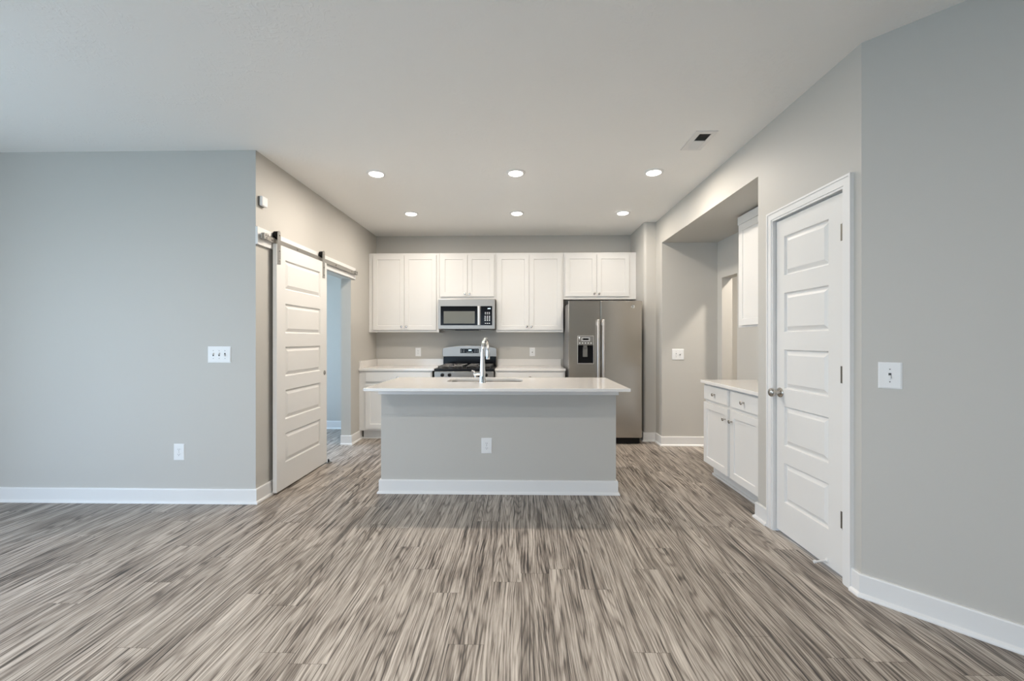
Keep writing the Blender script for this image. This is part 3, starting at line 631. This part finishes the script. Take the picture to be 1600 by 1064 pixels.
# ------------------------------------------------------------ switch and outlet plates, sensor
def plate(kind, name, f, W, Ht, label, cat, n=1, group=None, down=()):
    """f: centre of the plate on the wall"""
    r_ = thing(name, label, cat, f.p(0, 0, 0), group)
    MB().fbox(f, -W/2, W/2, -Ht/2, Ht/2, 0, .003).fbox(f, -W/2+.004, W/2-.004, -Ht/2+.004, Ht/2-.004, .002, .0055).build('cover_plate', 'plate', r_, bevel=.0015)
    for k in range(n):
        u = (k-(n-1)/2)*.046
        if kind == 'switch':
            s_ = MB().fbox(f, u-.0052, u+.0052, -.012, .012, .0053, .0062).build('toggle_slot', 'slot', r_)
            dn = k in down
            g = F(f.p(u, 0, .005), f.U, f.V, f.N)
            a, b_ = ((-.010, .002), (-.014, -.004)) if dn else ((-.002, .010), (.004, .014))
            mb = MB(); v8 = [mb.b.verts.new(g.p(x, y, z)) for x in (-.0045, .0045) for (y, z) in ((a[0], 0), (a[1], 0), (b_[0], .012), (b_[1], .012))]
            for q in ((0, 1, 3, 2), (4, 6, 7, 5), (0, 4, 5, 1), (2, 3, 7, 6), (0, 2, 6, 4), (1, 5, 7, 3)): mb.b.faces.new([v8[i] for i in q])
            mb.build('toggle', 'plate', r_)
            for v in (-.030, .030): MB().lathe(f.p(u, v, .0053), f.N, [(0, 0), (.003, 0), (.002, .001), (0, .001)], 10).build('screw', 'greypl', r_)
        else:
            for v in (-.0195, .0195):
                g = F(f.p(u, v, .005), f.U, f.V, f.N)
                rc = MB().fprism(g, [(.017*math.cos(a), max(-.0135, min(.0135, .017*math.sin(a)))) for a in [2*PI*k_/24 for k_ in range(24)]], 0, .0018).build('receptacle', 'plate', r_)
                MB().fbox(g, -.0075, -.0052, -.001, .007, .0016, .0022).fbox(g, .0052, .0075, -.001, .006, .0016, .0022).lathe(g.p(0, -.007, .0012), g.N, [(0, 0), (.0025, 0), (.0025, .001), (0, .001)], 10).build('slots', 'slot', rc)
            MB().lathe(f.p(u, 0, .0053), f.N, [(0, 0), (.003, 0), (.002, .001), (0, .001)], 10).build('screw', 'greypl', r_)
    return r_
GO = 'duplex outlets'
plate('switch', 'light_switch', toY(-2.345, YC, 1.155), .182, .128, 'wide three-toggle white switch plate on the left grey wall', 'light switch', 3, down=(2,))
plate('outlet', 'wall_outlet', toY(-2.662, YC, .396), .086, .128, 'white duplex outlet low on the left grey wall', 'outlet', 1, GO)
plate('outlet', 'wall_outlet', toY(-.283, iy0, .395), .088, .128, 'white duplex outlet on the front of the island', 'outlet', 1, GO)
plate('outlet', 'wall_outlet', toY(-1.460, YB, 1.096), .078, .122, 'white duplex outlet on the back wall left of the range', 'outlet', 1, GO)
plate('switch', 'light_switch', toY(.160, YB, 1.098), .076, .120, 'single white switch plate on the back wall right of the range', 'light switch', 1)
plate('switch', 'light_switch', toY(1.879, YH, 1.095), .140, .130, 'two-toggle white switch plate on the wall left of the nook cabinet', 'light switch', 2, down=(0,))
c = ap(.1075)
plate('switch', 'light_switch', F((c[0], c[1], 1.0995), (ADX, ADY, 0), (0, 0, 1), (ADY, -ADX, 0)), .088, .126, 'single-toggle white switch plate on the right wall beside the pantry door', 'light switch', 1, down=(0,))
sn = thing('motion_sensor', 'small white square sensor high on the left wall above the sliding door rail', 'sensor', (XL, 3.372, 2.345))
MB().box(XL, XL+.010, 3.338, 3.408, 2.325, 2.398).build('back_plate', 'greypl', sn, bevel=.002)
MB().box(XL+.010, XL+.036, 3.335, 3.411, 2.322, 2.401).build('housing', 'plate', sn, bevel=.008, smooth=True)

# ------------------------------------------------------------ ceiling fixtures
names_ = ['recessed ceiling light nearest the sliding door, left end of the front row', 'recessed ceiling light in the middle of the front row, above the island', 'recessed ceiling light at the right end of the front row, nearest the ceiling vent',
          'recessed ceiling light at the left end of the back row, nearest the back wall', 'recessed ceiling light in the middle of the back row', 'recessed ceiling light at the right end of the back row, toward the refrigerator']
G = 'round recessed ceiling lights'
for i, (x, y) in enumerate(DOWN):
    if i == 0:
        cl = thing('recessed_light', names_[0], 'ceiling light', (x, y, H), G)
        MB().lathe((x, y, H), (0, 0, -1), [(.060, .0), (.084, 0), (.084, .003), (.068, .009), (.060, .010), (.060, .0)], 40).build('trim_ring', 'plate', cl, smooth=True)
        MB().lathe((x, y, H-.001), (0, 0, -1), [(.0, 0), (.062, 0), (.062, .010), (.050, .016), (.025, .019), (0, .020)], 40).build('lens', 'lens', cl, smooth=True)
    else: dup(cl, (x, y, H), names_[i], G)
vt = thing('ceiling_vent', 'rectangular white louvred register in the ceiling above the right aisle', 'vent', (1.312, 3.214, H))
vx0, vx1, vy0, vy1 = 1.236, 1.390, 3.066, 3.372
ix_, ix1_, iya, iym, iyb = 1.276, 1.358, 3.104, 3.2185, 3.345
mb = MB().box(vx0, ix_, vy0, vy1, H-.006, H).box(ix1_, vx1, vy0, vy1, H-.006, H).box(ix_, ix1_, vy0, iya, H-.006, H).box(ix_, ix1_, iyb, vy1, H-.006, H).box(ix_, ix1_, iym-.004, iym+.004, H-.006, H)
mb.build('frame', 'trim', vt, bevel=.0015)
MB().box(ix_, ix1_, iya, iyb, H-.0012, H-.0002).build('dark_duct_sheet', 'slot', vt)  # dark sheet behind the louvres, stands in for the shade in the duct
for ya, yb, s_ in ((iya, iym-.004, 1), (iym+.004, iyb, -1)):
    mb = MB(); n = 7
    for k in range(n):
        y = ya+(yb-ya)*(k+.5)/n; d = .006
        mb.quad((ix_, y-d, H-.006 if s_ > 0 else H-.0015), (ix1_, y-d, H-.006 if s_ > 0 else H-.0015), (ix1_, y+d, H-.0015 if s_ > 0 else H-.006), (ix_, y+d, H-.0015 if s_ > 0 else H-.006))
    o = mb.build('louvres', 'trim' if s_ < 0 else 'greypl', vt); md = o.modifiers.new('s', 'SOLIDIFY'); md.thickness = .0008  # near bank of the white register coloured grey, its shade painted in
# ground outside the windows
struct(MB().box(-30, 30, -30, -3.64, -.3, -.13).box(-30, -5.25, -3.64, 20, -.3, -.13).box(-5.25, -3.65, 3.5, 20, -.3, -.13).build('floor_outside', 'ground'))
